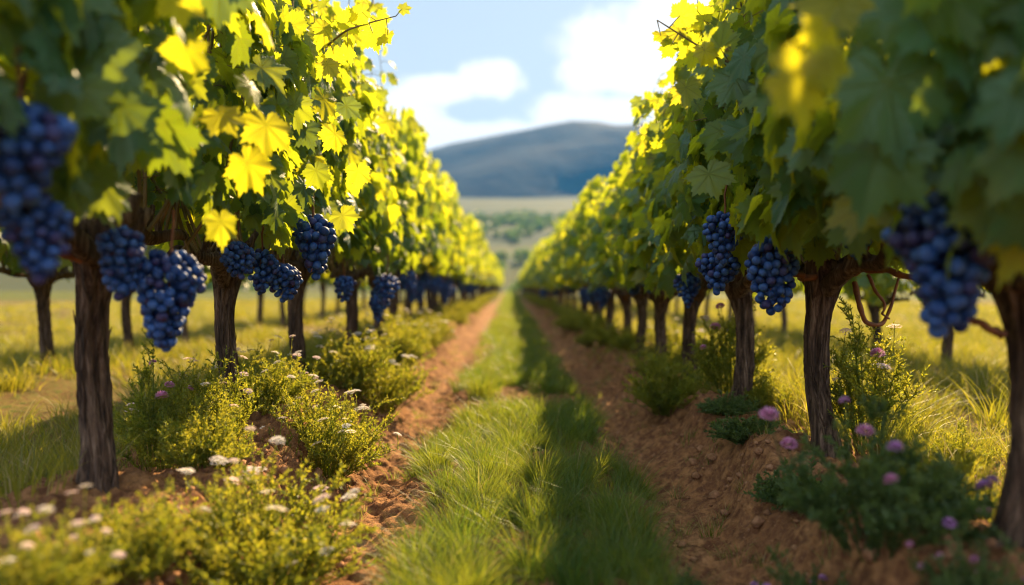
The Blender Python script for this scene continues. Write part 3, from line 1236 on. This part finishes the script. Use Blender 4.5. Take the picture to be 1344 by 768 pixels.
add_leaves(-ROW, L_Y[2], [
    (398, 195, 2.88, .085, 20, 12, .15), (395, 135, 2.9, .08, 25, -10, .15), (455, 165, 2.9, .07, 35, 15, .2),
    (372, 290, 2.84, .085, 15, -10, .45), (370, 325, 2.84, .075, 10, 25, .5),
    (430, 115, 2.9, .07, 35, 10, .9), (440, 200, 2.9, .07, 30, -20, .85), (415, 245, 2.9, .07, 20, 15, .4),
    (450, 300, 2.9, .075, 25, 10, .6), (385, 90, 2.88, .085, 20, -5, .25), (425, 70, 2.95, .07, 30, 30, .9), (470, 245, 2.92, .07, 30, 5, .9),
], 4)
add_twig(ROW, R_Y[2], [(985, 110, 2.45), (940, 92, 2.42), (900, 68, 2.42), (862, 45, 2.42)], 9, .085, 5)
add_twig(ROW, R_Y[3], [(960, 40, 3.0), (935, 20, 2.95), (915, -12, 2.95)], 8, .085, 6)
add_twig(-ROW, L_Y[2], [(425, 95, 3.1), (455, 72, 3.0), (490, 62, 3.0), (520, 55, 3.0)], 8, .085, 7)
add_twig(-ROW, L_Y[3], [(475, 90, 3.9), (490, 60, 3.9), (488, 25, 3.9)], 8, .09, 8)

# ------------------------------------------------------------------ herbs and flowers
def flat_head(seed, R, n):
    """a flat white umbel of little five-petalled florets"""
    r = np.random.default_rng(seed)
    a = Acc()
    for i in range(n):
        rad = R * math.sqrt((i + .5) / n)
        an = i * 2.39996
        c = np.array([rad * math.cos(an), rad * math.sin(an), -.35 * rad * rad / R + r.uniform(-.0015, .0015)])
        s = R * .26
        k = np.arange(10)
        rr = np.where(k % 2 == 0, s, s * .55)
        th = k * PI / 5 + r.uniform(0, 1)
        V = np.concatenate([[c + [0, 0, .001]], np.stack([c[0] + rr * np.cos(th), c[1] + rr * np.sin(th), c[2] + s * .25 * (k % 2 == 0) + 0 * th], -1)])
        a.add(V, [np.stack([np.zeros(10, int), 1 + k, 1 + (k + 1) % 10], -1)], r.uniform(0, 1))
        if i % 3 == 0:
            V, F = tube(np.array([[0, 0, -R * .8], c]), [.0011, .0008], 3, cap=False)
    return a


def pom_head(seed, R, n):
    r = np.random.default_rng(seed)
    a = Acc()
    for i in range(n):
        zz = 1 - 1.25 * (i + .5) / n
        an = i * 2.39996
        rr = math.sqrt(max(0, 1 - zz * zz))
        d = np.array([rr * math.cos(an), rr * math.sin(an), zz * .8])
        side = norm(np.cross(d, [0.1, 0.2, 1.0]))
        w = R * .20
        p0, p1, p2 = d * R * .35, d * R * .8, d * R * r.uniform(.95, 1.1)
        V = np.array([p0, p1 - side * w, p2, p1 + side * w])
        a.add(V, [np.array([[0, 1, 2, 3]])], r.uniform(0, 1))
    return a


HEADS = {
    'white': [flat_head(i, .021, 24).mesh('flower_head', M_WHITE, False) for i in range(2)],
    'blush': [flat_head(i, .021, 24).mesh('flower_head', M_BLUSH, False) for i in range(2, 4)],
    'pink': [pom_head(i, .022, 90).mesh('flower_head', M_PINK, False) for i in range(4, 6)],
    'mauve': [pom_head(i, .022, 90).mesh('flower_head', M_MAUVE, False) for i in range(6, 8)],
}


def herb(seed, n_stem, radius, height, leaf, per, mat, n_fl, spread=1.0, upright=.5, branch=3):
    """bushy herb: arching stems with small leaves; returns mesh and flower head positions"""
    r = np.random.default_rng(seed)
    a = Acc()
    heads = []
    LP, LD, LS, LR = [], [], [], []
    for i in range(n_stem):
        az = r.uniform(0, 2 * PI)
        out = radius * math.sqrt(r.uniform(.02, 1)) * spread
        hh = height * r.uniform(.40, 1.10) * (1.35 if r.random() < .12 else 1) * (1 - .45 * (out / radius) ** 2)
        b = np.array([math.cos(az), math.sin(az), 0]) * out * .35
        e = np.array([math.cos(az), math.sin(az), 0]) * out + np.array([r.normal(0, .02), r.normal(0, .02), hh])
        u = np.linspace(0, 1, 9)[:, None]
        mid = b * .6 + e * .4 + np.array([0, 0, hh * upright * .5])
        P = b * (1 - u) ** 2 + 2 * u * (1 - u) * mid + e * u ** 2
        fl = i < n_fl
        if fl:
            P = np.concatenate([P, P[-1:] + np.array([[r.normal(0, .012), r.normal(0, .012), r.uniform(.04, .12)]])])
            heads.append(P[-1])
        V, F = tube(P, np.linspace(.0022, .0011, len(P)), 4)
        sr = r.uniform(0, .55)
        a.add(V, F, sr)
        paths = [P]
        for k in range(branch):
            q = P[int(r.integers(3, 8))]
            d = norm(np.array([r.normal(0, 1), r.normal(0, 1), r.uniform(.3, 1.3)]) + .5 * norm(e))
            w = np.linspace(0, 1, 5)[:, None]
            B = q + d * w * height * r.uniform(.14, .30)
            V, F = tube(B, np.linspace(.0014, .0007, 5), 3)
            a.add(V, F, sr)
            paths.append(B)
        for pi_, p in enumerate(paths):
            m = per if pi_ == 0 else per // 2
            tt = r.uniform(.15 if pi_ == 0 else 0, 1, m) * (len(p) - 1.001)
            k0 = tt.astype(int)
            f = (tt - k0)[:, None]
            pos = p[k0] * (1 - f) + p[np.minimum(k0 + 1, len(p) - 1)] * f
            tan = norm(p[np.minimum(k0 + 1, len(p) - 1)] - p[k0])
            d = norm(norm(r.normal(size=(m, 3))) * .9 + tan * .8 + np.array([0, 0, .25]))
            LP.append(pos)
            LD.append(d)
            LS.append(leaf * r.uniform(.6, 1.25, m))
            LR.append(np.clip(sr + r.normal(.1, .15, m) + (pos[:, 2] / height) * .2, 0, .84))
    P, D, L, R = map(np.concatenate, (LP, LD, LS, LR))
    n = len(P)
    W = norm(np.cross(D, r.normal(size=(n, 3))))
    Nn = np.cross(W, D)
    L_ = L[:, None]
    V = np.stack([P, P + D * L_ * .5 + W * L_ * .17 + Nn * L_ * .04, P + D * L_ - Nn * L_ * .10, P + D * L_ * .5 - W * L_ * .17 + Nn * L_ * .04], 1).reshape(-1, 3)
    idx = np.arange(n * 4).reshape(n, 4)
    a.add(V, [np.concatenate([idx[:, [0, 1, 2]], idx[:, [0, 2, 3]]])], np.repeat(R, 4))
    return a.mesh('foliage', mat, False), heads


HERBS = {
    'bush': [herb(600 + i, 135, .29, .33, .0135, 62, M_HERB, 22, branch=4) for i in range(3)],
    'plain': [herb(610 + i, 110, .26, .29, .0145, 60, M_HERB, 0, upright=.7, branch=4) for i in range(2)],
    'tall': [herb(620 + i, 40, .15, .36, .0135, 70, M_HERB, 7, upright=1.0, branch=5) for i in range(2)],
    'creep': [herb(630 + i, 110, .20, .11, .016, 44, M_CREEP, 0, upright=.9, branch=2) for i in range(2)],
    'thick': [herb(640 + i, 66, .27, .27, .021, 50, M_CREEP, 10, upright=.8) for i in range(2)],
}


def plant(px, py, d, kind, var, label, scale=1.0, flower=None, group='flowering herbs along the rows', rot=None, x=None, name=None, cat=None, squash=1.0):
    """px: screen x of its foot at depth d (or world x)"""
    r = np.random.default_rng(int(px * 7 + d * 100))
    X = (px - 670) / FPX * d if x is None else x
    z = float(ground_z(np.array(X), np.array(d))) - .015
    me_, heads = HERBS[kind][var % len(HERBS[kind])]
    t = thing(name or ('flowering_herb' if flower else 'green_herb'), label, cat or ('flowering herb' if flower else 'herb'), (X, d, z), r.uniform(0, 6) if rot is None else rot, group, scale)
    t.scale = (scale, scale, scale * squash)
    obj('foliage', me_, t)
    if flower:
        fl = flower if isinstance(flower, (list, tuple)) else [flower]
        for h_ in heads:
            q = r.uniform(.6, 1.1)
            obj('flower_head', HEADS[fl[int(r.integers(0, len(fl)))]][int(r.integers(0, 2))], t, h_, (r.uniform(-.4, .4), r.uniform(-.4, .4), r.uniform(0, 6)), (q, q, q))
    return t


# left berm
plant(335, 0, 1.92, 'bush', 0, 'large blurred bush with white flower heads in front at lower left', 1.02, ['white', 'white', 'blush'])
plant(40, 0, 1.42, 'bush', 1, 'very blurred bush with pale flower heads at the bottom left corner', .55, ['blush', 'white'])
plant(205, 0, 2.55, 'tall', 0, 'tall thin herb with a pink flower rising right of the thick blurred trunk', 1.0, ['blush', 'pink'])
plant(285, 0, 2.75, 'tall', 1, 'wispy upright herb with small pale flowers left of the twisted trunk', .95, ['white', 'blush'])
plant(425, 0, 3.00, 'bush', 2, 'sharp rounded white flowered bush spilling over the left soil bank', .98, ['white'])
plant(345, 0, 3.25, 'bush', 1, 'white flowered bush right behind the twisted second left trunk', .85, ['white', 'blush'])
plant(495, 0, 4.45, 'bush', 0, 'soft white yarrow clump on the left bank beside the fourth trunk', 1.1, ['white'])
plant(455, 0, 4.2, 'bush', 1, 'white yarrow clump hugging the foot of the fourth left trunk', 1.0, ['white'])
plant(270, 0, 2.35, 'plain', 1, 'plain green herb between the near blurred bush and the twisted trunk', .62)
plant(520, 0, 5.4, 'plain', 0, 'blurred plain green bush behind the white yarrow clump', 1.1)
plant(185, 0, 1.68, 'plain', 1, 'very blurred plain green bush at the foot of the nearest left trunk', .55)
# right berm
plant(1140, 0, 2.62, 'tall', 0, 'bright backlit herb with pink flowers just right of the sharp right trunk', 1.12, ['pink', 'blush'])
plant(1165, 0, 2.85, 'plain', 1, 'low bright backlit herb behind the pink flowered herb', .55)
plant(960, 0, 3.75, 'tall', 1, 'bright backlit herb with pale flowers left of the dark third right trunk', 1.25, ['blush', 'pink'])
plant(1010, 0, 3.5, 'plain', 0, 'yellow green herb at the right foot of the dark third right trunk', .55)
plant(880, 0, 4.05, 'plain', 0, 'round dark green bush on top of the right soil bank', .95)
plant(985, 0, 2.95, 'creep', 0, 'low feathery creeper on the bank under the dark third right trunk', .85, rot=.6)
plant(1068, 0, 2.32, 'creep', 1, 'larger blue green creeper on the mound below the sharp right trunk', .95, rot=2.2)
plant(955, 0, 3.35, 'creep', 1, 'small creeper on the bank crest near the round dark bush', .7, rot=4)
plant(1150, 0, 1.72, 'thick', 0, 'blurred dark herb with bright pink pompon flowers at lower right', .95, ['pink', 'mauve'])
plant(1060, 0, 1.72, 'thick', 1, 'blurred low herb with mauve flowers beside the right wheel track', .55, ['mauve'])
plant(1215, 0, 1.95, 'plain', 1, 'blurred yellow green herb left of the thick shaded right trunk', .62)
plant(1285, 0, 1.42, 'thick', 1, 'blurred herb with pink flowers in the bottom right corner', .45, ['pink'])
plant(1250, 0, 2.5, 'plain', 0, 'sunlit low herb between the two nearest right trunks', .55)
plant(890, 0, 2.0, 'creep', 0, 'tiny green sprig in the right wheel track at the bottom', .35, rot=1)

rr_ = np.random.default_rng(5)
for side, nm in ((-1, 'left'), (1, 'right')):
    y = 5.2 if side < 0 else 4.6
    i = 0
    while y < 45:
        x = side * (ROW - rr_.uniform(.0, .26)) if i % 3 else side * (ROW + rr_.uniform(-.05, .25))
        white = side < 0 and rr_.random() < .55 or side > 0 and rr_.random() < .25
        plant(100 + i, 0, y, 'bush' if white else 'plain', i, ('blurred flowering bush' if white else 'blurred green bush') + ' under the vines farther down the %s row' % nm,
              rr_.uniform(.75, 1.1), (['white'] if side < 0 else ['blush', 'white']) if white and y < 14 else None, 'bushes under the far %s row' % nm, x=x, squash=rr_.uniform(.7, 1),
              name='flowering_herb' if white else 'green_herb', cat='flowering herb' if white else 'herb')
        y += rr_.uniform(.32, .55) * (1 + y * .05)
        i += 1


# ------------------------------------------------------------------ grass
def blades(px, py, hgt, lean, lean_az, width, rnd, seg=3):
    n = len(px)
    pz = ground_z(px, py) - .006
    base = np.stack([px, py, pz], -1)
    d = np.stack([np.cos(lean_az), np.sin(lean_az), 0 * lean_az], -1)
    r = rng.uniform(0, 2 * PI, n)
    w = np.stack([np.cos(r), np.sin(r), 0 * r], -1)
    rows = []
    for k in range(seg + 1):
        u = k / seg
        c = base + d * (lean * u ** 1.8 * hgt)[:, None] + np.array([0, 0, 1.0]) * (hgt * (u - .28 * lean * u ** 2.4))[:, None]
        ww = width * (1 - u ** 1.5)
        if k < seg:
            rows += [c - w * ww[:, None] * .5, c + w * ww[:, None] * .5]
        else:
            rows.append(c)
    V = np.stack(rows, 1)
    m = V.shape[1]
    off = np.arange(n)[:, None, None] * m
    q = np.array([[2 * k, 2 * k + 1, 2 * k + 3, 2 * k + 2] for k in range(seg - 1)])
    tr = np.array([[2 * seg - 2, 2 * seg - 1, 2 * seg]])
    return V.reshape(-1, 3), [(q[None] + off).reshape(-1, 4), (tr[None] + off).reshape(-1, 3)], np.repeat(rnd, m)


def tufts(a, cx, cy, per, rad, h0, h1, width, dry=.018):
    n = len(cx)
    N = n * per
    an = rng.uniform(0, 2 * PI, N)
    rr = np.sqrt(rng.uniform(0, 1, N))
    R = np.repeat(rad, per)
    X = np.repeat(cx, per) + rr * R * np.cos(an)
    Y = np.repeat(cy, per) + rr * R * np.sin(an)
    hs = np.repeat(rng.uniform(h0, h1, n), per)
    H = hs * rng.uniform(.5, 1.1, N)
    lean = .15 + 1.05 * rr * rng.uniform(.3, 1.1, N)
    az = an + rng.normal(0, .45, N)
    tint = np.clip(np.repeat(rng.uniform(.1, .6, n), per) + rng.normal(0, .16, N), 0, .84)
    tint = np.where(rng.random(N) < dry, 1.0, tint)
    V, F, A = blades(X, Y, H, lean, az, width * rng.uniform(.7, 1.3, N), tint)
    a.add(V, F, A)


def strip_x(y, n):
    w0 = -.32 + .18 * (fbm(y * 2.3, y * 0, 81, 2) - .5) * 2
    w1 = .42 + .18 * (fbm(y * 2.3, y * 0 + 7, 82, 2) - .5) * 2
    return w0 + (w1 - w0) * rng.uniform(0, 1, n)


a = Acc()
for y0, y1, n, per, rad, h0, h1, w in ((1.2, 3.4, 230, 150, .05, .06, .20, .0025), (1.2, 4, 230, 40, .07, .02, .06, .002), (3.4, 7, 360, 120, .065, .06, .19, .0034),
                                      (7, 16, 420, 45, .12, .09, .16, .007), (16, 40, 600, 24, .2, .08, .14, .014), (40, 80, 500, 14, .3, .08, .14, .03)):
    y = rng.uniform(y0, y1, n)
    x = strip_x(y, n)
    keep = (fbm(x * 4.1, y * 3.3, 91, 3) > .43)
    x, y = x[keep], y[keep]
    tufts(a, x, y, per, rad * rng.uniform(.7, 1.3, len(x)), h0, h1, w)
n = 150          # stray tufts in the tracks and on the banks
y = 1.4 + 8 * rng.random(n) ** 1.3
x = np.where(rng.random(n) < .5, rng.uniform(-.85, -.42, n), rng.uniform(.5, .95, n))
tufts(a, x, y, 22, .035 * rng.uniform(.5, 1.2, n), .03, .10, .0024, .35)
o = obj('lane_grass', a.mesh('lane_grass', M_GRASS, False))
tag(o, 'tufted green grass growing in the strip between the two wheel tracks', 'grass', kind='stuff')

a = Acc()
for side in (-1, 1):
    for y0, y1, xa, xb, n, per, rad, h0, h1, w in ((1.5, 5, 1.2, 3.4, 620, 50, .09, .08, .20, .004), (3.5, 12, 1.4, 7.5, 2200, 30, .15, .08, .22, .007),
                                                  (12, 34, 1.4, 16, 2600, 18, .3, .09, .22, .016), (5, 45, .85, 1.4, 500, 26, .12, .07, .14, .009)):
        y = rng.uniform(y0, y1, n)
        x = side * rng.uniform(xa, xb, n)
        keep = fbm(x * .9, y * .7, 95, 3) > .38
        x, y = x[keep], y[keep]
        tufts(a, x, y, per, rad * rng.uniform(.7, 1.3, len(x)), h0, h1, w, .08)
    n = 900          # taller weeds in clumps
    y = rng.uniform(2.2, 22, n)
    x = side * (1.35 + (1 + y * .35) * rng.random(n))
    k_ = fbm(x * .8 + 30, y * .8, 97, 3) > .52
    tufts(a, x[k_], y[k_], 30, .10 * rng.uniform(.7, 1.3, k_.sum()), .16, .34, .008, .12)
o = obj('field_grass', a.mesh('field_grass', M_FIELD, False))
tag(o, 'patchy sunlit grass covering the ground on both sides of the two rows', 'grass', kind='stuff')

# ------------------------------------------------------------------ crumbs of soil and dry straw
a = Acc()
n = 2600
y = 1.3 + 5 * rng.random(n) ** 1.4
x = np.where(rng.random(n) < .5, rng.uniform(-1.0, -.30, n), rng.uniform(.42, 1.15, n))
z = ground_z(x, y)
cv = np.array([[1, 0, 0], [-1, 0, 0], [0, 1, 0], [0, -1, 0], [0, 0, 1], [0, 0, -1], [.6, .6, .5], [-.6, .6, .5], [-.6, -.6, .5], [.6, -.6, .5]], float)
cf = np.array([[4, 6, 7], [4, 7, 8], [4, 8, 9], [4, 9, 6], [6, 0, 2], [6, 2, 7], [7, 2, 1], [7, 1, 8], [8, 1, 3], [8, 3, 9], [9, 3, 0], [9, 0, 6], [5, 2, 0], [5, 1, 2], [5, 3, 1], [5, 0, 3]])
s = .002 + .013 * rng.random(n) ** 5
big = rng.random(n) < .09
s = np.where(big, rng.uniform(.010, .026, n), s)
x = np.where(big & (x > 0), rng.uniform(.70, 1.12, n), np.where(big, rng.uniform(-1.0, -.62, n), x))
z = ground_z(x, y)
V = cv[None] * s[:, None, None] * rng.uniform(.6, 1.3, (n, 10, 1)) + np.stack([x, y, z + s * .25], -1)[:, None, :]
a.add(V, [(cf[None] + (np.arange(n) * 10)[:, None, None]).reshape(-1, 3)])
o = obj('soil_crumbs', a.mesh('soil_crumbs', M_CLOD, True))
tag(o, 'loose crumbs of reddish soil lying in the wheel tracks and on the banks', 'soil', kind='stuff')
